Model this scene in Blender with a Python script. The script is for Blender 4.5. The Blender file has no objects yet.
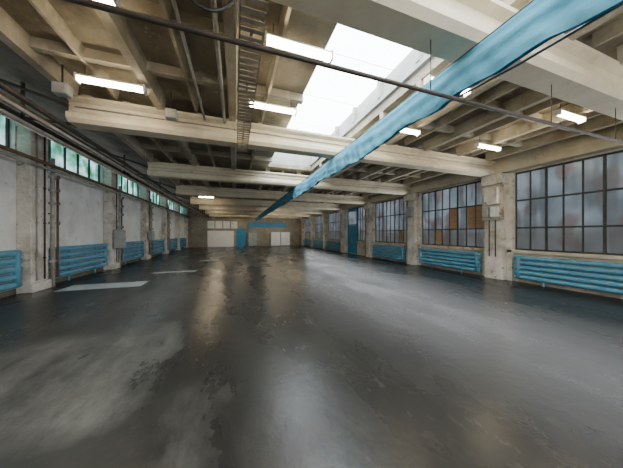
import bpy, math, random, bmesh
from mathutils import Vector, Matrix
random.seed(7)
scene=bpy.context.scene
COL=scene.collection
CAMH=1.6

# ---------------------------------------------------------------- materials
def ramp_(n,l,f,p0,p1,c0=(0,0,0),c1=(1,1,1)):
    r=n.new('ShaderNodeValToRGB');e=r.color_ramp.elements;e[0].position=p0;e[1].position=p1;e[0].color=(*c0,1);e[1].color=(*c1,1);l.new(f,r.inputs[0]);return r.outputs[0]
def mat(name,c1,c2,scale=2.0,rough=0.8,bump=0.2,metal=0.0,detail=6,c3=None,scale2=0.6,stretch=(1,1,1),lo=0.35,hi=0.65,spec=0.5,c4=None,scale4=3.0,p4=0.585,soft=0.03):
    m=bpy.data.materials.new(name); m.use_nodes=True
    nt=m.node_tree; n=nt.nodes; l=nt.links
    b=n['Principled BSDF']
    g=n.new('ShaderNodeNewGeometry')
    mp=n.new('ShaderNodeMapping'); mp.inputs['Scale'].default_value=stretch
    l.new(g.outputs['Position'],mp.inputs['Vector'])
    t=n.new('ShaderNodeTexNoise'); t.inputs['Scale'].default_value=scale; t.inputs['Detail'].default_value=detail; t.inputs['Roughness'].default_value=0.65
    l.new(mp.outputs[0],t.inputs['Vector'])
    out=ramp_(n,l,t.outputs['Fac'],lo,hi,c2,c1)
    def over(out,col,sc,p0,p1,amt=1.0):
        t2=n.new('ShaderNodeTexNoise'); t2.inputs['Scale'].default_value=sc; t2.inputs['Detail'].default_value=9; t2.inputs['Roughness'].default_value=0.7
        l.new(g.outputs['Position'],t2.inputs['Vector'])
        f=ramp_(n,l,t2.outputs['Fac'],p0,p1,(0,0,0),(amt,)*3)
        mx=n.new('ShaderNodeMixRGB'); l.new(f,mx.inputs[0]); l.new(out,mx.inputs[1]); mx.inputs[2].default_value=(*col,1)
        return mx.outputs[0]
    if c3: out=over(out,c3,scale2,0.50,0.68)
    if c4: out=over(out,c4,scale4,p4,p4+soft,0.8)
    l.new(out,b.inputs['Base Color'])
    b.inputs['Roughness'].default_value=rough; b.inputs['Metallic'].default_value=metal
    b.inputs['Specular IOR Level'].default_value=spec
    if bump>0:
        bp=n.new('ShaderNodeBump'); bp.inputs['Strength'].default_value=bump; bp.inputs['Distance'].default_value=0.03
        t3=n.new('ShaderNodeTexNoise'); t3.inputs['Scale'].default_value=scale*6; t3.inputs['Detail'].default_value=4
        l.new(g.outputs['Position'],t3.inputs['Vector'])
        l.new(t3.outputs['Fac'],bp.inputs['Height']); l.new(bp.outputs[0],b.inputs['Normal'])
    return m

def emis(name,col,strength):
    m=bpy.data.materials.new(name); m.use_nodes=True
    b=m.node_tree.nodes['Principled BSDF']
    b.inputs['Base Color'].default_value=(*col,1)
    b.inputs['Emission Color'].default_value=(*col,1); b.inputs['Emission Strength'].default_value=strength
    return m

def glassmat(name,c1,c2,c3,strength,scale=1.2,red=None,low=None):  # emission stands in for light coming through from outside
    m=bpy.data.materials.new(name); m.use_nodes=True
    nt=m.node_tree;n=nt.nodes;l=nt.links;b=n['Principled BSDF']
    g=n.new('ShaderNodeNewGeometry')
    t=n.new('ShaderNodeTexNoise');t.inputs['Scale'].default_value=scale;t.inputs['Detail'].default_value=2;l.new(g.outputs['Position'],t.inputs['Vector'])
    r=n.new('ShaderNodeValToRGB');e=r.color_ramp.elements
    e[0].position=0.34;e[0].color=(*c1,1);e[1].position=0.66;e[1].color=(*c2,1)
    e3=e.new(0.5);e3.color=(*c3,1)
    l.new(t.outputs['Fac'],r.inputs[0])
    out=r.outputs[0]
    def blocks(out,sc,p0,p1,amt,col,det=1):
        mp=n.new('ShaderNodeMapping');mp.inputs['Scale'].default_value=sc;l.new(g.outputs['Position'],mp.inputs['Vector'])
        t2=n.new('ShaderNodeTexNoise');t2.inputs['Scale'].default_value=1.0;t2.inputs['Detail'].default_value=det;l.new(mp.outputs[0],t2.inputs['Vector'])
        f=ramp_(n,l,t2.outputs['Fac'],p0,p1,(0,0,0),(amt,)*3)
        mx=n.new('ShaderNodeMixRGB');l.new(f,mx.inputs[0]);l.new(out,mx.inputs[1]);mx.inputs[2].default_value=(*col,1);return mx.outputs[0]
    if red:
        out=blocks(out,(0.1,1.7,1.2),0.52,0.62,0.6,red)
        out=blocks(out,(0.1,3.0,0.6),0.50,0.60,0.6,(0.07,0.085,0.095))
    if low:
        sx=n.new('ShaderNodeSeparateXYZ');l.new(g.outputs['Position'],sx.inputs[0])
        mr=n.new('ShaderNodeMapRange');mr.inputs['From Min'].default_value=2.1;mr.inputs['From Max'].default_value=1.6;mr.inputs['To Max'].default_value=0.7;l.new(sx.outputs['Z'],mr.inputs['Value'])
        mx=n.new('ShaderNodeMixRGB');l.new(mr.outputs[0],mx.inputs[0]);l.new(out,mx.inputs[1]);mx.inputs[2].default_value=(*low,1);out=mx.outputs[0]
    l.new(out,b.inputs['Emission Color']);b.inputs['Emission Strength'].default_value=strength
    b.inputs['Base Color'].default_value=(0.03,0.035,0.04,1)
    b.inputs['Roughness'].default_value=0.25
    return m

M={}
M['cream']=mat('cream_painted_concrete',(0.72,0.66,0.50),(0.58,0.51,0.37),1.2,0.8,0.2,c3=(0.46,0.38,0.26),scale2=0.7,c4=(0.34,0.27,0.18),scale4=1.6,p4=0.62,soft=0.08)
M['rib']=mat('pale_slab_ribs',(0.52,0.47,0.37),(0.34,0.30,0.22),1.5,0.8,0.25,c3=(0.24,0.20,0.14),scale2=0.7,c4=(0.64,0.60,0.50),scale4=2.4,soft=0.08)
M['ceil']=mat('stained_ceiling_concrete',(0.36,0.32,0.24),(0.22,0.19,0.135),1.3,0.85,0.25,c3=(0.14,0.115,0.08),scale2=0.8,c4=(0.55,0.51,0.42),scale4=2.0,soft=0.08)
M['dark']=mat('dark_concrete',(0.18,0.16,0.13),(0.08,0.07,0.055),1.5,0.9,0.3)  # plain dark tone for side roof strip, wall base and plinths
M['plaster']=mat('weathered_white_plaster',(0.90,0.91,0.90),(0.74,0.74,0.72),1.2,0.85,0.25,c3=(0.60,0.58,0.54),scale2=0.8,c4=(0.38,0.34,0.29),scale4=1.5,p4=0.61,soft=0.06)
M['pillar']=mat('chipped_grey_pillar',(0.80,0.77,0.70),(0.54,0.50,0.43),2.2,0.85,0.5,c3=(0.32,0.27,0.22),scale2=1.4,c4=(0.17,0.13,0.10),scale4=4.0,p4=0.60)
M['rwall']=mat('worn_cream_wall',(0.70,0.64,0.53),(0.46,0.40,0.31),1.8,0.85,0.3,c4=(0.22,0.18,0.13),scale4=2.5)
M['blue']=mat('blue_worn_gloss_paint',(0.11,0.34,0.49),(0.08,0.26,0.39),3,0.5,0.05,c3=(0.18,0.40,0.52),c4=(0.22,0.28,0.30),scale4=7,p4=0.62)
M['bluedoor']=mat('blue_door_paint',(0.03,0.27,0.48),(0.02,0.19,0.38),3,0.45,0.05)
M['tarp']=mat('blue_tarpaulin_cloth',(0.13,0.36,0.49),(0.085,0.27,0.39),1.6,1.0,0.3,stretch=(1,0.8,3),c3=(0.17,0.42,0.55),spec=0.0)
M['frame']=mat('dark_steel_window_frame',(0.055,0.06,0.06),(0.03,0.03,0.032),5,0.6,0.1)
M['pipe']=mat('dark_rusty_pipe',(0.06,0.045,0.035),(0.025,0.02,0.018),6,0.6,0.1)
M['rusty']=mat('rusty_brown_pipe',(0.24,0.15,0.10),(0.12,0.075,0.05),6,0.7,0.1)
M['pipel']=mat('greyish_painted_pipe',(0.50,0.48,0.43),(0.28,0.26,0.22),4,0.6,0.1)
M['metal']=mat('grey_enclosure_metal',(0.42,0.44,0.43),(0.30,0.31,0.31),4,0.5,0.05)
M['galv']=mat('galvanised_tray',(0.40,0.36,0.28),(0.24,0.21,0.16),5,0.5,0.05,metal=0.2)
M['white']=mat('off_white_panel',(0.92,0.92,0.90),(0.86,0.86,0.84),2,0.6,0.05)
M['curb']=mat('grey_lantern_concrete',(0.38,0.38,0.36),(0.26,0.26,0.25),1.5,0.8,0.2)
M['endwall']=mat('dull_beige_end_wall',(0.34,0.31,0.25),(0.22,0.20,0.15),1,0.7,0.1,c4=(0.5,0.47,0.4),scale4=0.9)
M['wood']=mat('tan_brown_plywood',(0.44,0.29,0.17),(0.34,0.21,0.12),3,0.6,0.1,stretch=(1,1,6))
M['plate']=mat('pale_steel_plate',(0.52,0.57,0.58),(0.40,0.45,0.46),3,0.5,0.1)
M['black']=mat('black_cable',(0.02,0.02,0.02),(0.01,0.01,0.01),5,0.5,0)
M['tube']=emis('warm_tube_glow',(1.0,0.84,0.58),44)
M['sky']=emis('skylight_glass',(0.88,0.95,1.0),13.0)
M['gr']=glassmat('glowing_dirty_glass',(0.15,0.185,0.22),(0.30,0.37,0.43),(0.22,0.275,0.325),0.75,1.0,(0.15,0.065,0.055),(0.09,0.08,0.07))  # outside light and dim buildings beyond are painted into the pane colour
M['gl']=glassmat('green_tinted_glass',(0.04,0.22,0.10),(0.65,0.92,0.95),(0.16,0.48,0.42),1.6,1.8)

def floor_mat():
    m=bpy.data.materials.new('damp_asphalt_floor');m.use_nodes=True
    nt=m.node_tree;n=nt.nodes;l=nt.links;b=n['Principled BSDF']
    g=n.new('ShaderNodeNewGeometry')
    def noise(s,d=8,r=0.65,st=(1,1,1)):
        mp=n.new('ShaderNodeMapping');mp.inputs['Scale'].default_value=st;l.new(g.outputs['Position'],mp.inputs['Vector'])
        t=n.new('ShaderNodeTexNoise');t.inputs['Scale'].default_value=s;t.inputs['Detail'].default_value=d;t.inputs['Roughness'].default_value=r
        l.new(mp.outputs[0],t.inputs['Vector']);return t.outputs['Fac']
    def ramp(f,p0,p1,c0=(0,0,0),c1=(1,1,1)): return ramp_(n,l,f,p0,p1,c0,c1)
    def mth(op,a,bb):
        x=n.new('ShaderNodeMath');x.operation=op
        for i,v in enumerate((a,bb)):
            if isinstance(v,(int,float)): x.inputs[i].default_value=v
            else: l.new(v,x.inputs[i])
        return x.outputs[0]
    def mrange(v,a,bb,c=0,d=1):
        x=n.new('ShaderNodeMapRange');x.inputs['From Min'].default_value=a;x.inputs['From Max'].default_value=bb;x.inputs['To Min'].default_value=c;x.inputs['To Max'].default_value=d;l.new(v,x.inputs['Value']);return x.outputs[0]
    base=ramp(noise(0.9,5,0.55,(1,0.3,1)),0.32,0.70,(0.013,0.013,0.012),(0.028,0.028,0.025))
    sx=n.new('ShaderNodeSeparateXYZ');l.new(g.outputs['Position'],sx.inputs[0])
    X=sx.outputs['X'];Y=sx.outputs['Y']
    wob=mth('MULTIPLY',mth('SUBTRACT',noise(0.9,6,0.6),0.5),0.9)
    Xw=mth('ADD',X,wob);Yw=mth('ADD',Y,wob)
    grime=ramp(noise(1.8,12,0.75,(1,0.4,1)),0.38,0.62)
    laneA=mth('MULTIPLY',mth('MULTIPLY',mrange(Xw,-0.75,-1.0),mrange(Xw,-3.3,-3.0)),mth('MULTIPLY',mrange(Yw,4.7,4.2),mrange(Yw,2.1,2.5)))
    laneB=mth('MULTIPLY',mth('MULTIPLY',mrange(Xw,-0.05,-0.3),mrange(Xw,-0.9,-0.6)),mth('MULTIPLY',mrange(Yw,2.8,2.2),mrange(Yw,0.9,1.3)))
    laneC=mth('MULTIPLY',mth('MULTIPLY',mrange(Xw,-1.0,-1.3),mrange(Xw,-2.6,-2.3)),mth('MULTIPLY',mrange(Yw,9.5,8.5),mrange(Yw,5.2,6.0)))
    patch=mth('MULTIPLY',mth('MAXIMUM',laneA,mth('MAXIMUM',mth('MULTIPLY',laneB,0.5),mth('MULTIPLY',laneC,0.4))),grime)
    dry2=mth('MULTIPLY',ramp(noise(0.7,8,0.6,(1,0.3,1)),0.46,0.70),mrange(X,1.5,-2.5,0.03,0.28))
    dry=mth('MAXIMUM',patch,dry2)
    mx=n.new('ShaderNodeMixRGB');l.new(mth('MULTIPLY',dry,0.85),mx.inputs[0]);l.new(base,mx.inputs[1]);mx.inputs[2].default_value=(0.15,0.15,0.14,1)
    scuff=ramp(noise(8,8,0.7,(1,0.4,1)),0.56,0.72)
    mx3=n.new('ShaderNodeMixRGB');l.new(mth('MULTIPLY',scuff,0.25),mx3.inputs[0]);l.new(mx.outputs[0],mx3.inputs[1]);mx3.inputs[2].default_value=(0.075,0.066,0.052,1)
    marks=ramp(noise(2.3,3,0.5),0.70,0.73)
    mx4=n.new('ShaderNodeMixRGB');l.new(mth('MULTIPLY',marks,0.6),mx4.inputs[0]);l.new(mx3.outputs[0],mx4.inputs[1]);mx4.inputs[2].default_value=(0.012,0.012,0.012,1)
    l.new(mx4.outputs[0],b.inputs['Base Color'])
    rr=mrange(noise(1.1,5,0.5,(1,0.4,1)),0.35,0.65,0.22,0.34)
    l.new(mth('ADD',mth('ADD',rr,mth('MULTIPLY',dry,0.25)),mth('MULTIPLY',scuff,0.08)),b.inputs['Roughness'])
    b.inputs['Specular IOR Level'].default_value=0.28
    bp=n.new('ShaderNodeBump');bp.inputs['Strength'].default_value=0.3;bp.inputs['Distance'].default_value=0.012
    l.new(noise(7,7,0.6),bp.inputs['Height']);l.new(bp.outputs[0],b.inputs['Normal'])
    return m
M['floor']=floor_mat()

# ---------------------------------------------------------------- mesh building
class MB:
    def __init__(s): s.v=[];s.f=[]
    def box(s,x0,x1,y0,y1,z0,z1):
        b=len(s.v)
        s.v+=[(x0,y0,z0),(x1,y0,z0),(x1,y1,z0),(x0,y1,z0),(x0,y0,z1),(x1,y0,z1),(x1,y1,z1),(x0,y1,z1)]
        s.f+=[tuple(b+i for i in q) for q in ((0,3,2,1),(4,5,6,7),(0,1,5,4),(1,2,6,5),(2,3,7,6),(3,0,4,7))]
        return s
    def prism(s,prof,axis,a0,a1):
        b=len(s.v);k=len(prof)
        for a in (a0,a1):
            for p,z in prof:
                s.v.append((a,p,z) if axis=='x' else (p,a,z))
        for i in range(k):
            j=(i+1)%k; s.f.append((b+i,b+j,b+k+j,b+k+i))
        s.f.append(tuple(b+i for i in range(k))[::-1]); s.f.append(tuple(b+k+i for i in range(k)))
        return s
    def tube(s,pts,r,n=10):
        b=len(s.v);P=[Vector(p) for p in pts]
        for i,p in enumerate(P):
            if i==0:t=P[1]-p
            elif i==len(P)-1:t=p-P[i-1]
            else:t=(P[i+1]-p).normalized()+(p-P[i-1]).normalized()
            t.normalize()
            a=Vector((0,0,1)) if abs(t.z)<0.9 else Vector((1,0,0))
            u=t.cross(a).normalized();w=t.cross(u)
            for k in range(n):
                an=2*math.pi*k/n
                s.v.append(tuple(p+(u*math.cos(an)+w*math.sin(an))*r))
        for i in range(len(P)-1):
            for k in range(n):
                k2=(k+1)%n
                s.f.append((b+i*n+k,b+i*n+k2,b+(i+1)*n+k2,b+(i+1)*n+k))
        s.f.append(tuple(b+k for k in range(n)));s.f.append(tuple(b+(len(P)-1)*n+k for k in range(n))[::-1])
        return s
def mk(name,mb,m,parent=None,smooth=False,bevel=0,loc=None):
    me=bpy.data.meshes.new(name);me.from_pydata(mb.v,[],mb.f);me.update()
    bm=bmesh.new();bm.from_mesh(me);bmesh.ops.recalc_face_normals(bm,faces=bm.faces);bm.to_mesh(me);bm.free()
    me.materials.append(M[m])
    o=bpy.data.objects.new(name,me);COL.objects.link(o)
    if smooth:
        for p in me.polygons:p.use_smooth=(len(p.vertices)==4)
    if bevel:
        md=o.modifiers.new('bev','BEVEL');md.width=bevel;md.segments=2;md.limit_method='ANGLE'
    if parent:o.parent=parent
    if loc:o.location=loc
    return o
def empty(name,loc=(0,0,0)):
    o=bpy.data.objects.new(name,None);COL.objects.link(o);o.location=loc;o.empty_display_size=0.1;return o
def tag(o,label,cat,group=None):
    o['label']=label;o['category']=cat
    if group:o['group']=group
    return o
def struct(o,label,cat):
    o['label']=label;o['category']=cat;o['kind']='structure';return o
def dup(root,loc):
    n=root.copy();COL.objects.link(n);n.location=loc
    for c in root.children:
        cc=c.copy();cc.parent=n;COL.objects.link(cc)
        for d in c.children:
            dd=d.copy();dd.parent=cc;COL.objects.link(dd)
    return n

XL=-5.55;XR=9.02;YF=30.0;YB=-5.0
XE=-2.95
ZB=3.70;ZT=4.17;ZS=4.42
WT=4.72
beamY=[-2.2,1.65]+[5.33+4.0*k for k in range(7)]
BW=0.42
# ---------------------------------------------------------------- shell
struct(mk('floor',MB().box(XL-0.3,XR+0.3,YB-0.3,YF+0.3,-0.2,0),'floor'),'dark damp asphalt hall floor with dusty dry patches','floor')
lp=[0.2,4.35]+[8.5+4.15*k for k in range(6)]
mb=MB();mb.box(XL-0.3,XL,YB,YF,0,3.8);mb.box(XL-0.3,XL,YB,YF,WT,4.95)
for y in lp: mb.box(XL-0.3,XL,y-0.33,y+0.33,3.8,WT)
mb.box(XL-0.3,XL,YB,lp[0]-0.33,3.8,WT)
struct(mk('wall_left',mb,'plaster'),'weathered white plaster wall with high strip windows','wall')
wn=0
for i in range(len(lp)):
    y0=lp[i]+0.33;y1=(lp[i+1]-0.33) if i+1<len(lp) else YF
    if y1-y0<0.5: continue
    wn+=1
    fr=MB()
    fr.box(XL-0.2,XL-0.1,y0,y1,3.8,3.86);fr.box(XL-0.2,XL-0.1,y0,y1,WT-0.06,WT)
    k=5
    for j in range(k+1):
        yy=y0+(y1-y0-0.05)*j/k; fr.box(XL-0.2,XL-0.1,yy,yy+0.05,3.86,WT-0.06)
    w=struct(mk('window_%d'%wn,fr,'frame'),'high strip window with green tinted panes','window')
    mk('window_pane',MB().box(XL-0.17,XL-0.15,y0+0.02,y1-0.02,3.82,WT-0.02),'gl',w)
rp=[1.33]+[5.38+4.0*k for k in range(7)]
mb=MB();PW=0.47
S0,S1=1.06,3.68
mb.box(XR,XR+0.35,YB,YF,S1,4.6)
doorY=(15.25,16.75)
mb.box(XR,XR+0.35,YB,doorY[0],0,S0);mb.box(XR,XR+0.35,doorY[1],YF,0,S0)
for y in rp: mb.box(XR,XR+0.35,y-PW,min(y+PW,YF),S0,S1)
mb.box(XR,XR+0.35,YB,rp[0]-PW,S0,S1)
struct(mk('wall_right',mb,'rwall'),'worn cream wall under and over the steel windows','wall')
def bigwindow(y0,y1,cols,rows=(0,0.28,0.64,1.0),label='large dark steel framed grid window with dirty glowing panes',boards=()):
    global wn;wn+=1
    fr=MB();x0,x1=XR+0.05,XR+0.12
    for j in range(cols+1):
        t=0.055 if j%3==0 else 0.032
        yy=y0+(y1-y0-t)*j/cols; fr.box(x0,x1,yy,yy+t,S0,S1)
    for k,rw in enumerate(rows):
        t=0.05; z=S0+(S1-S0-t)*rw; fr.box(x0+0.003,x1-0.003,y0,y1,z,z+t)
    w=struct(mk('window_%d'%wn,fr,'frame'),label,'window')
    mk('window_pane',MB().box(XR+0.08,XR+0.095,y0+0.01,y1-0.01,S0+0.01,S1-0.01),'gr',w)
    for (c0,c1,r0,r1) in boards:
        a=y0+(y1-y0)*c0/cols;b=y0+(y1-y0)*c1/cols
        bo=mk('wooden_board',MB().box(XR+0.055,XR+0.078,a+0.03,b-0.0,S0+(S1-S0)*rows[r0]+0.05,S0+(S1-S0)*rows[r1]-0.01),'wood',w)
        bo['label']='dull tan plywood filling broken panes'
    return w
for i,y in enumerate(rp):
    y0=y+PW;y1=(rp[i+1]-PW) if i+1<len(rp) else YF
    if y1-y0<0.6: continue
    if i==3:
        bigwindow(y0,doorY[0],4);continue
    bd=()
    if i==1: bd=((0,1.9,1,2),(3,4,1,2),(5,6,0,1))
    if i==2: bd=((1,2,0,1),)
    bigwindow(y0,y1,8,boards=bd)
d=MB();d.box(XR-0.02,XR+0.1,doorY[0],doorY[0]+0.08,0,3.5);d.box(XR-0.02,XR+0.1,doorY[1]-0.08,doorY[1],0,3.5);d.box(XR-0.02,XR+0.1,doorY[0],doorY[1],3.42,3.68);d.box(XR-0.02,XR+0.1,doorY[0],doorY[1],2.3,2.38)
dr=struct(mk('door_1',d,'bluedoor'),'tall blue double door with glazed transom','door')
for k in range(2):
    a=doorY[0]+0.09+k*0.665
    mb=MB();mb.box(XR+0.02,XR+0.06,a,a+0.655,0.02,2.29);mb.box(XR+0.0,XR+0.02,a+0.1,a+0.55,0.2,1.0);mb.box(XR+0.0,XR+0.02,a+0.1,a+0.55,1.2,2.1)
    mk('door_leaf',mb,'bluedoor',dr,bevel=0.008)
    mk('handle',MB().tube([(XR-0.04,a+(0.6 if k==0 else 0.06),1.0),(XR-0.04,a+(0.6 if k==0 else 0.06),1.2)],0.012),'metal',dr)
mk('transom_pane',MB().box(XR+0.03,XR+0.04,doorY[0]+0.08,doorY[1]-0.08,2.38,3.42),'gr',dr)
struct(mk('wall_back',MB().box(XL-0.3,XR+0.3,YF,YF+0.3,0,5.1),'endwall'),'dull beige end wall of the hall','wall')
struct(mk('wall_front',MB().box(XL-0.3,XR+0.3,YB-0.3,YB,0,5.1),'plaster'),'plain plaster end wall','wall')

struct(mk('trim_1',MB().box(XR-0.28,XR,YB,YF,S1+0.05,S1+0.36).box(XR-0.14,XR,YB,YF,S1+0.36,ZS),'cream'),'cream concrete edge girder above the windows','trim')
struct(mk('trim_2',MB().box(XR-0.1,XR+0.01,YB,doorY[0]-0.05,S0-0.09,S0).box(XR-0.1,XR+0.01,doorY[1]+0.05,YF,S0-0.09,S0),'rwall'),'concrete window sill ledge','trim')
struct(mk('baseboard_left',MB().box(XL,XL+0.03,YB,YF,0,0.14),'dark'),'dark scuffed wall base','baseboard')

LX0,LX1=1.3,3.2
lant=[(beamY[0]+BW,beamY[1]),(beamY[1]+BW,beamY[2]),(beamY[2]+BW,beamY[3])]  # first bay is an unseen lantern stretch added to light the near floor
mb=MB()
lend=lant[-1][1]
mb.box(XE,LX0,YB,YF,ZS,ZS+0.15);mb.box(LX1,XR+0.1,YB,YF,ZS,ZS+0.15)
mb.box(LX0,LX1,YB,lant[0][0],ZS,ZS+0.15);mb.box(LX0,LX1,lend,YF,ZS,ZS+0.15)
struct(mk('ceiling',mb,'ceil'),'stained concrete roof slabs','ceiling')
tn=2
bays=[(beamY[i]+BW,beamY[i+1]) for i in range(len(beamY)-1)]
for bi,(a,b) in enumerate(bays):
    mb=MB()
    x=XE
    k=0
    while x<XR-0.3:
        w=0.20 if k%2==0 else 0.11
        z0=ZT-0.02 if k%2==0 else ZT+0.07
        inl=(b<=lend+0.01) and (LX0-0.16<x+w/2<LX1+0.02)
        if not inl:
            mb.prism([(x,ZS),(x+0.035,z0),(x+w-0.035,z0),(x+w,ZS)],'y',a-0.02,b+0.02)
        x+=0.70;k+=1
    for f in (0.34,0.68):
        yy=a+(b-a)*f
        if b<=lend+0.01:
            mb.box(XE,LX0,yy,yy+0.11,ZT+0.10,ZS);mb.box(LX1,XR-0.1,yy,yy+0.11,ZT+0.10,ZS)
        else: mb.box(XE,XR-0.1,yy,yy+0.11,ZT+0.10,ZS)
    tn+=1
    struct(mk('trim_%d'%tn,mb,'rib'),'ribs of precast concrete roof slabs','trim')
struct(mk('ceiling.001',MB().prism([(XE,ZT+0.05),(XE,ZS+0.15),(XL-0.3,5.15),(XL-0.3,4.95)],'y',YB,YF),'dark'),'dark sloping side roof strip','ceiling')

la,lb=lant[0][0],lend
tn+=1
mb=MB()
zc=ZS+0.152;LT=5.12
mb.box(LX0-0.12,LX0,la,lb,zc,LT);mb.box(LX1,LX1+0.12,la,lb,zc,LT)
mb.box(LX1-0.07,LX1,la,lb,4.62,4.72)
yy=la+0.3
while yy<lb: mb.box(LX1-0.09,LX1,yy,yy+0.1,4.72,LT);yy+=1.15
mb.box(LX0-0.12,LX1+0.12,la-0.12,la,zc,LT);mb.box(LX0-0.12,LX1+0.12,lb,lb+0.12,zc,LT)
struct(mk('trim_%d'%tn,mb,'curb'),'grey concrete curb of the roof lantern','trim')
wn+=1
fr=MB()
yy=la+0.1
while yy<lb:
    fr.box(LX0,LX1,yy,yy+0.012,LT-0.014,LT-0.002);yy+=1.4
w=struct(mk('window_%d'%wn,fr,'white'),'roof skylight with slim glazing bars','window')
mk('window_pane',MB().box(LX0-0.1,LX1+0.1,la-0.1,lb+0.1,LT+0.002,LT+0.03),'sky',w)

# ---------------------------------------------------------------- beams
for i,y in enumerate(beamY):
    mb=MB()
    prof=[(y+0.06,ZB),(y+BW-0.06,ZB),(y+BW,ZB+0.07),(y+BW,ZB+0.16),(y+BW-0.09,ZB+0.22),(y+BW-0.09,ZT-0.08),(y+BW,ZT-0.03),(y+BW,ZT+0.02),(y,ZT+0.02),(y,ZT-0.03),(y+0.09,ZT-0.08),(y+0.09,ZB+0.22),(y,ZB+0.16),(y,ZB+0.07)]
    mb.prism(prof,'x',XE,XR-0.28)
    o=mk('ceiling_beam',mb,'cream')
    tag(o,'cream painted concrete roof beam spanning the hall','beam','concrete roof beams')
for y in beamY[2:-2]:
    o=mk('steel_tie',MB().tube([(XE+0.005,y+0.09,ZB+0.3),(XL,y+0.09,4.80)],0.03,8),'pipe');tag(o,'dark steel tie rod under the side roof','steel tie','roof ties')

# ---------------------------------------------------------------- pillars
for i,y in enumerate(lp):
    mb=MB();mb.box(XL,XL+0.3,y-0.3,y+0.3,0,4.78);mb.box(XL,XL+0.38,y-0.36,y+0.36,4.5,4.8)
    mb.box(XL,XL+0.36,y-0.34,y+0.34,0,0.25)
    tag(mk('concrete_pillar',mb,'pillar',bevel=0.02),'chipped whitewashed pillar against the plaster wall','pillar','wall pillars beside strip windows')
for i,y in enumerate(rp):
    mb=MB();mb.box(XR-0.3,XR+0.02,y-0.3,y+0.3,0,ZB);mb.box(XR-0.1,XR+0.02,y-PW+0.01,y+PW-0.01,0,ZB)
    mb.box(XR-0.42,XR+0.02,y-0.34,y+0.34,ZB-0.35,ZB)
    tag(mk('concrete_pillar',mb,'pillar',bevel=0.02),'chipped cream pillar between the steel windows','pillar','pillars between large windows')

# ---------------------------------------------------------------- radiators
def radiator(L,n,r,z0,dz,sgn):
    e=empty('radiator')
    for k in range(n):
        z=z0+k*dz
        mk('tube',MB().tube([(0,-L/2,z),(0,-L/2+0.02,z),(0,L/2-0.02,z),(0,L/2,z)],r,18),'blue',e,smooth=True)
    for s in (-1,1):
        mk('header_pipe',MB().tube([(r*sgn*0.6,s*(L/2-0.12),z0-0.02),(r*sgn*0.6,s*(L/2-0.12),z0+(n-1)*dz+0.02)],r*0.75,10),'blue',e,smooth=True)
    for s in (-0.5,0.5):
        mb=MB();mb.box(-0.015,0.015,s*L/2-0.02,s*L/2+0.02,0,z0+(n-1)*dz);mb.box(min(0,-sgn*0.14),max(0,-sgn*0.14),s*L/2-0.02,s*L/2+0.02,0.3,0.33)
        mb.box(min(0,-sgn*0.14),max(0,-sgn*0.14),s*L/2-0.02,s*L/2+0.02,z0+(n-1)*dz-0.09,z0+(n-1)*dz-0.06)
        mk('bracket',mb,'blue',e)
    return e
RL=radiator(3.0,5,0.088,0.28,0.205,1)
RR=radiator(2.95,5,0.068,0.20,0.155,-1)
first=True
for i in range(len(lp)):
    yc=(lp[i]+(lp[i+1] if i+1<len(lp) else lp[i]+4))/2+0.12
    if yc+1.6>YF: continue
    o=RL if first else dup(RL,(XL+0.15,yc,0)); o.location=(XL+0.15,yc,0);first=False
    tag(o,'worn blue pipe radiator of stacked tubes below plaster wall','radiator','blue radiators on plaster wall')
first=True
for i in range(len(rp)):
    yc=rp[i]+2.0
    if i==3 or yc+1.5>YF: continue
    o=RR if first else dup(RR,(XR-0.18,yc,0)); o.location=(XR-0.18,yc,0);first=False
    tag(o,'worn blue pipe radiator of five tubes under steel window','radiator','blue radiators under windows')

# ---------------------------------------------------------------- lamps
ZL=4.02
def lamp():
    e=empty('fluorescent_lamp')
    mb=MB();mb.prism([(-0.06,0.05),(-0.04,0.09),(0.04,0.09),(0.06,0.05)],'x',-0.45,0.45)
    mb.box(-0.46,-0.435,-0.06,0.06,-0.03,0.09);mb.box(0.435,0.46,-0.06,0.06,-0.03,0.09)
    mk('housing',mb,'white',e)
    for s in (-1,1): mk('hanger',MB().tube([(s*0.35,0,0.09),(s*0.35,0,0.26)],0.006,6),'pipe',e)
    for s in (-1,1): mk('tube',MB().tube([(-0.43,s*0.033,0.02),(0.43,s*0.033,0.02)],0.024,10),'tube',e,smooth=True)
    return e
LM=lamp();first=True
pos=[(x,0.0) for x in (-1.75,0.75,3.55,6.65)]
pos+=[(-1.62,2.86),(0.81,2.83),(3.35,2.75),(6.6,2.62),(-1.9,4.5),(0.70,4.33),(3.76,4.25),(6.75,4.3)]
for yy in (16.2,20.2,24.2,27.6): pos+=[(-1.8,yy)]
pos+=[(3.9,20),(4,24.2),(6.6,27.6),(0.7,27.6),(3.9,27.6),(0.7,26.0),(6.6,23.6)]
for (x,yy) in pos:
    o=LM if first else dup(LM,(x,yy,ZL));o.location=(x,yy,ZL);first=False
    tag(o,'twin tube fluorescent ceiling lamp glowing warm white','lamp','ceiling tube lamps')

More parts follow.
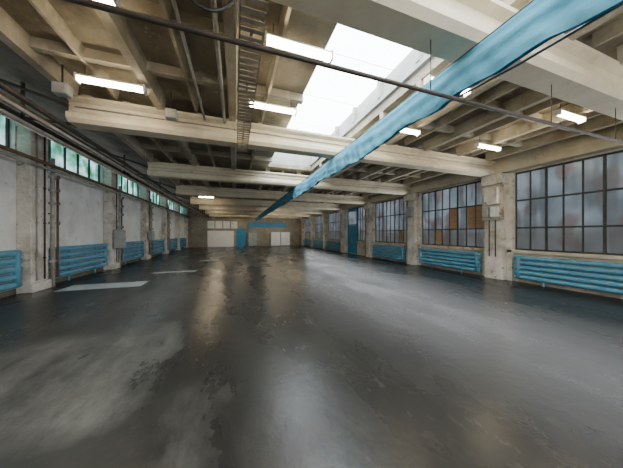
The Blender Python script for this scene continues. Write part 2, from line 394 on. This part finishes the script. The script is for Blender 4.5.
# ---------------------------------------------------------------- tarpaulin
def tarp():
    mb=MB();N=1100;K=24;X0=2.5
    ys=[-1.0+(29.8)*(i/(N-1))**1.3 for i in range(N)]
    for i,y in enumerate(ys):
        zt=ZB-0.018
        drop=0.49+0.025*math.sin(y*1.57+1)+0.018*math.sin(y*3.7)+0.016*math.sin(y*8.3+2*math.sin(y))-0.03*math.exp(-((y-1.85)/0.5)**2)
        for k in range(K):
            t=k/(K-1)
            s=abs(2*t-1)
            side=-1 if t<0.5 else 1
            w=0.03+0.03*s
            ph=y*11+2.5*math.sin(y*1.3)+s*2.5
            fold=0.010*(abs(math.sin(ph*0.5))*2-1)*min(1,s*1.6)+0.007*math.sin(y*27+s*6+math.sin(y*2.7)*2)*s+0.009*math.sin(y*2.6-s*4)*s+0.006*math.sin(s*15+y*2.0+math.sin(y*1.4)*3)
            x=X0+side*w*min(1,s*2.5)+fold
            dd=drop if side<0 else drop*0.9
            mb.v.append((x,y,zt-dd*s))
    for i in range(N-1):
        for k in range(K-1):
            a=i*K+k;mb.f.append((a,a+1,a+K+1,a+K))
    return mb
o=mk('tarpaulin',tarp(),'tarp',smooth=True)
tag(o,'long blue tarpaulin curtain draped over a wire along the hall','tarpaulin')
mk('support_wire',MB().tube([(2.5,YB,ZB-0.03),(2.5,YF,ZB-0.03)],0.008,6),'pipe',o)
o=mk('power_cable',MB().tube([(2.82,YB+i*35/43,3.42+0.05*math.cos(i*35/43/4*2*math.pi)) for i in range(44)],0.014,6),'black');tag(o,'black cable strung beside the tarpaulin','cable')

mb=MB();mb.tube([(XE-2.4,1.85,3.08),(XR,1.85,3.18)],0.021,10)
for x in (-2,0,2,4.2,6,8): mb.tube([(x,1.85,3.13),(x,1.85,ZB)],0.005,6)
tag(mk('overhead_pipe',mb,'pipe',smooth=True),'dark steel pipe hung crosswise below the beam','pipe')
mb=MB();pts=[]
for i in range(15):
    t=i/14; pts.append((-0.55+0.62*t,2.0,ZB-0.32*math.sin(math.pi*t)*(0.6+0.4*t)))
mb.tube(pts,0.012,6);tag(mk('hanging_cable',mb,'black'),'slack black cable looping under the beam','cable')

mb=MB();y0,y1=beamY[1]+0.2,beamY[2]+0.35
for s in (0.04,0.27): mb.box(s,s+0.012,y0,y1,ZB-0.09,ZB-0.012)
yy=y0
while yy<y1: mb.box(0.04,0.28,yy,yy+0.045,ZB-0.09,ZB-0.08);yy+=0.10
mb.box(0.14,0.17,y0,y1,ZB-0.08,ZB-0.07)
for yb in (beamY[1]+0.21,beamY[2]+0.21): mb.box(0.13,0.18,yb-0.03,yb+0.03,ZB-0.08,ZB+0.002)
tag(mk('cable_tray',mb,'galv'),'perforated steel cable tray between two beams','cable tray')
for x,r in ((-0.22,0.03),(-0.62,0.022)):
    mb=MB();mb.tube([(x,beamY[1]+BW,ZT-0.08),(x,beamY[2],ZT-0.08)],r,10)
    for yy in (2.6,3.7,4.8): mb.tube([(x,yy,ZT-0.08),(x,yy,ZS)],0.006,6)
    tag(mk('roof_conduit',mb,'pipel',smooth=True),'grey conduit running between roof beams','conduit','roof conduits')
for y in beamY[2:5]:
    mb=MB();mb.tube([(XE+0.1,y+0.07,ZB+0.30),(XR-0.4,y+0.07,ZB+0.30)],0.014,8)
    for x in range(-2,9,2): mb.box(x-0.02,x+0.02,y+0.05,y+0.09,ZB+0.28,ZB+0.32)
    tag(mk('beam_conduit',mb,'pipel',smooth=True),'thin grey conduit clipped along the beam face','conduit','beam conduits')

for x,z,r,m in ((-3.06,3.66,0.045,'pipe'),(-3.20,3.58,0.03,'pipel'),(-3.34,3.68,0.055,'rusty'),(-3.5,3.56,0.03,'pipel'),(-3.80,3.80,0.05,'pipe'),(-4.2,4.15,0.045,'pipel'),(-4.6,4.3,0.055,'rusty'),(-4.85,4.25,0.03,'pipel')):
    tag(mk('long_pipe',MB().tube([(x,YB,z),(x,YF,z)],r,10),m,smooth=True),{'pipe':'dark','pipel':'grey','rusty':'rusty brown'}[m]+' pipe running the length of the side roof','pipe','pipe bundle along side roof')
for y in beamY[2:]:
    mb=MB();mb.box(-3.75,XE-0.02,y+0.30,y+0.34,3.74,3.78);mb.box(XE-0.05,XE-0.01,y+0.30,y+0.34,ZB,3.9);mb.box(-3.75,-3.71,y+0.30,y+0.34,3.76,4.42)
    tag(mk('pipe_hanger',mb,'pipe'),'steel hanger holding the pipe bundle','hanger','pipe hangers')
for z,r,m in ((3.62,0.05,'rusty'),(3.48,0.035,'pipel')):
    tag(mk('wall_pipe',MB().tube([(XL+0.44,YB,z),(XL+0.44,YF,z)],r,10),m,smooth=True),'pipe running high along the plaster wall','pipe','wall pipes')
for i,y in enumerate(lp[2:6]):
    e=empty('riser_pipe',(XL+0.30,y+0.46,0))
    mk('pipe',MB().tube([(0,0,0.0),(0,0,3.9)],0.05,12),'pipel',e,smooth=True)
    mk('pipe',MB().tube([(0,0.2,0.25),(0,0.2,3.3),(0,0.05,3.3)],0.035,12),'rusty',e,smooth=True)
    for z in (0.75,1.9,2.5,2.9,3.3):
        mk('flange',MB().tube([(0,0,z),(0,0,z+0.06)],0.095,14),'metal',e)
        mk('valve',MB().tube([(0,0.0,z+0.03),(0.14,0,z+0.03)],0.02,8).tube([(0.13,0,z+0.03),(0.145,0,z+0.03)],0.06,12),'rusty',e)
    mk('bracket',MB().box(-0.29,0.02,-0.015,0.015,2.2,2.24),'pipe',e)
    tag(e,'grey riser pipes with valves beside the wall pillar','pipe','riser pipes')
for i,y in enumerate(lp[2:6]):
    for dy in ((0.12,) if i else (-0.15,0.12)):
        mb=MB();mb.tube([(XL+0.325,y+dy,0.3),(XL+0.325,y+dy,4.45)],0.018,8)
        for z in (0.9,1.9,2.9): mb.box(XL+0.303,XL+0.35,y+dy-0.03,y+dy+0.03,z,z+0.03)
        tag(mk('conduit',mb,'pipe' if dy>0 else 'pipel',smooth=True),'thin conduit running down the whitewashed pillar','conduit','pillar conduits')

def box_unit(name,loc,sx,sy,sz,m,label,cat,doorside='x+'):
    e=empty(name,loc)
    mk('body',MB().box(-sx/2,sx/2,-sy/2,sy/2,0,sz),m,e,bevel=0.008)
    s=1 if doorside=='x+' else -1
    x0=s*sx/2;x1=s*(sx/2+0.015)
    mk('door',MB().box(min(x0,x1),max(x0,x1),-sy/2+0.02,sy/2-0.02,0.02,sz-0.02),m,e,bevel=0.004)
    mk('handle',MB().tube([(x1,sy/2-0.06,sz*0.45),(x1+s*0.02,sy/2-0.06,sz*0.45),(x1+s*0.02,sy/2-0.06,sz*0.58)],0.008,6),'pipe',e)
    tag(e,label,cat);return e
box_unit('electrical_box',(XL+0.49,lp[3]+0.0,0.95),0.24,0.5,0.85,'metal','grey steel electrical box on the pillar','electrical box')
box_unit('electrical_box',(XL+0.47,lp[4]+0.0,1.2),0.2,0.4,0.6,'metal','small grey steel electrical box on the pillar','electrical box')
e=empty('meter_board',(XR-0.34,5.40,2.1))
mk('board',MB().box(-0.03,0.035,-0.36,0.32,0.0,1.2),'rwall',e,bevel=0.006)
mk('meter',MB().box(-0.24,-0.03,-0.30,0.12,0.55,1.12),'pillar',e,bevel=0.01)
mk('switch_box',MB().box(-0.16,-0.03,-0.24,-0.02,0.1,0.45),'white',e,bevel=0.01)
mk('fuse_box',MB().box(-0.16,-0.03,0.04,0.24,0.1,0.45),'metal',e,bevel=0.01)
for k in (-0.12,0.08):
    mk('conduit',MB().tube([(-0.02,k,-1.3),(-0.02,k,0)],0.018,8),'pipe',e)
tag(e,'pale electrical meter box on board fixed to chipped pillar','meter board')
for y,z in ((9.35,2.5),(13.35,2.4)):
    box_unit('switch_cabinet',(XR-0.4,y-0.08,z),0.18,0.36,0.5,'metal','small grey switch cabinet on chipped pillar','switch cabinet','x-')
for y in rp[2:5]:
    mb=MB();mb.tube([(XR-0.32,y+0.2,0.0),(XR-0.32,y+0.2,ZB-0.36)],0.018,8)
    for z in (0.8,1.8,2.8): mb.box(XR-0.34,XR-0.30,y+0.17,y+0.23,z,z+0.03)
    tag(mk('conduit',mb,'pipe',smooth=True),'dark conduit running down the chipped pillar','conduit','pillar conduits')
for x,y,z in ((-2.72,4.85,4.0),(-1.2,5.1,3.98)):
    e=empty('junction_box',(x,y,z))
    mk('body',MB().box(-0.10,0.10,-0.08,0.08,-0.09,0.09),'metal',e,bevel=0.015)
    mk('lid',MB().box(-0.08,0.08,-0.09,-0.08,-0.07,0.07),'pipel',e)
    mk('hanger',MB().tube([(0,0,0.09),(0,0,ZS-z)],0.012,6),'pipe',e)
    tag(e,'grey junction box under the roof','junction box')

for (x0,x1,y0,y1) in ((-4.75,-2.75,8.15,8.95),(-3.2,-1.6,10.6,10.9),(-2.0,-0.9,14.5,15.1)):
    tag(mk('steel_plate',MB().box(x0,x1,y0,y1,0,0.006),'plate'),'pale steel cover plate lying on the floor','steel plate')

# ---------------------------------------------------------------- far wall items
mb=MB();mb.box(-3.2,-0.15,YF-0.08,YF,0,2.0)
for k in range(12): mb.box(-3.15,-0.2,YF-0.1,YF-0.08,0.05+k*0.16,0.17+k*0.16)
struct(mk('door_2',mb,'white'),'off-white sectional gate in end wall','door')
mb=MB();mb.box(0.15,1.35,YF-0.06,YF,0,2.3);mb.box(0.25,0.72,YF-0.09,YF-0.06,0.1,2.1);mb.box(0.78,1.25,YF-0.09,YF-0.06,0.1,2.1)
struct(mk('door_3',mb,'bluedoor'),'blue double door in end wall','door')
mb=MB();mb.box(1.7,6.6,YF-0.08,YF,2.5,3.1)
tn+=1;struct(mk('trim_%d'%tn,mb,'bluedoor'),'blue painted band on the end wall','trim')
mb=MB()
for k in range(4): mb.box(-3.2+k*0.9,-2.42+k*0.9,YF-0.05,YF,2.3,3.2)
tn+=1;struct(mk('trim_%d'%tn,mb,'plaster'),'white sheet panels above the gate','trim')
for x0,x1 in ((1.6,2.7),(4.5,5.7),(5.8,7.0)):
    e=empty('steel_locker',((x0+x1)/2,YF-0.4,0));w=(x1-x0)/2
    mk('body',MB().box(-w,w,-0.25,0.3,0.05,1.85),'white' if x0>4 else 'bluedoor',e,bevel=0.01)
    for s in (-1,1): mk('door',MB().box(min(0,s*w)+0.02,max(0,s*w)-0.02,-0.27,-0.25,0.1,1.8),'white' if x0>4 else 'metal',e)
    mk('plinth',MB().box(-w+0.03,w-0.03,-0.2,0.28,0,0.05),'dark',e)
    tag(e,'off-white two door steel locker at end wall' if x0>4 else 'blue and grey two door steel locker at end wall','locker','lockers at end wall')

# ---------------------------------------------------------------- lights
def area(loc,rot,sx,sy,e,col):
    l=bpy.data.lights.new('area','AREA');l.shape='RECTANGLE';l.size=sx;l.size_y=sy;l.energy=e;l.color=col
    o=bpy.data.objects.new('fill_light',l);COL.objects.link(o);o.location=loc;o.rotation_euler=rot;return o
area((1,YB+0.3,2.2),(math.radians(82),0,math.radians(12)),9,3.2,500,(0.98,0.98,1.0))  # added fill lamp behind the camera; the wall there has no opening
area((XR-0.5,12,2.4),(0,math.radians(90),0),2.4,30,460,(0.92,0.96,1.0))  # added lamp inside the right windows, strengthens their light
area((XL+0.6,12,4.1),(0,math.radians(-80),0),0.6,30,130,(0.90,0.97,1.0))  # added lamp inside the strip windows, strengthens their light
w=bpy.data.worlds.new('World');scene.world=w;w.use_nodes=True
w.node_tree.nodes['Background'].inputs[0].default_value=(0.6,0.75,0.9,1);w.node_tree.nodes['Background'].inputs[1].default_value=0.6

cam=bpy.data.cameras.new('Camera');cam.lens=222/623*36;cam.sensor_width=36;cam.clip_end=200;cam.clip_start=0.05
co=bpy.data.objects.new('Camera',cam);COL.objects.link(co);co.location=(0,0,CAMH);co.rotation_euler=(math.radians(90),0,math.radians(-19.0))
scene.camera=co
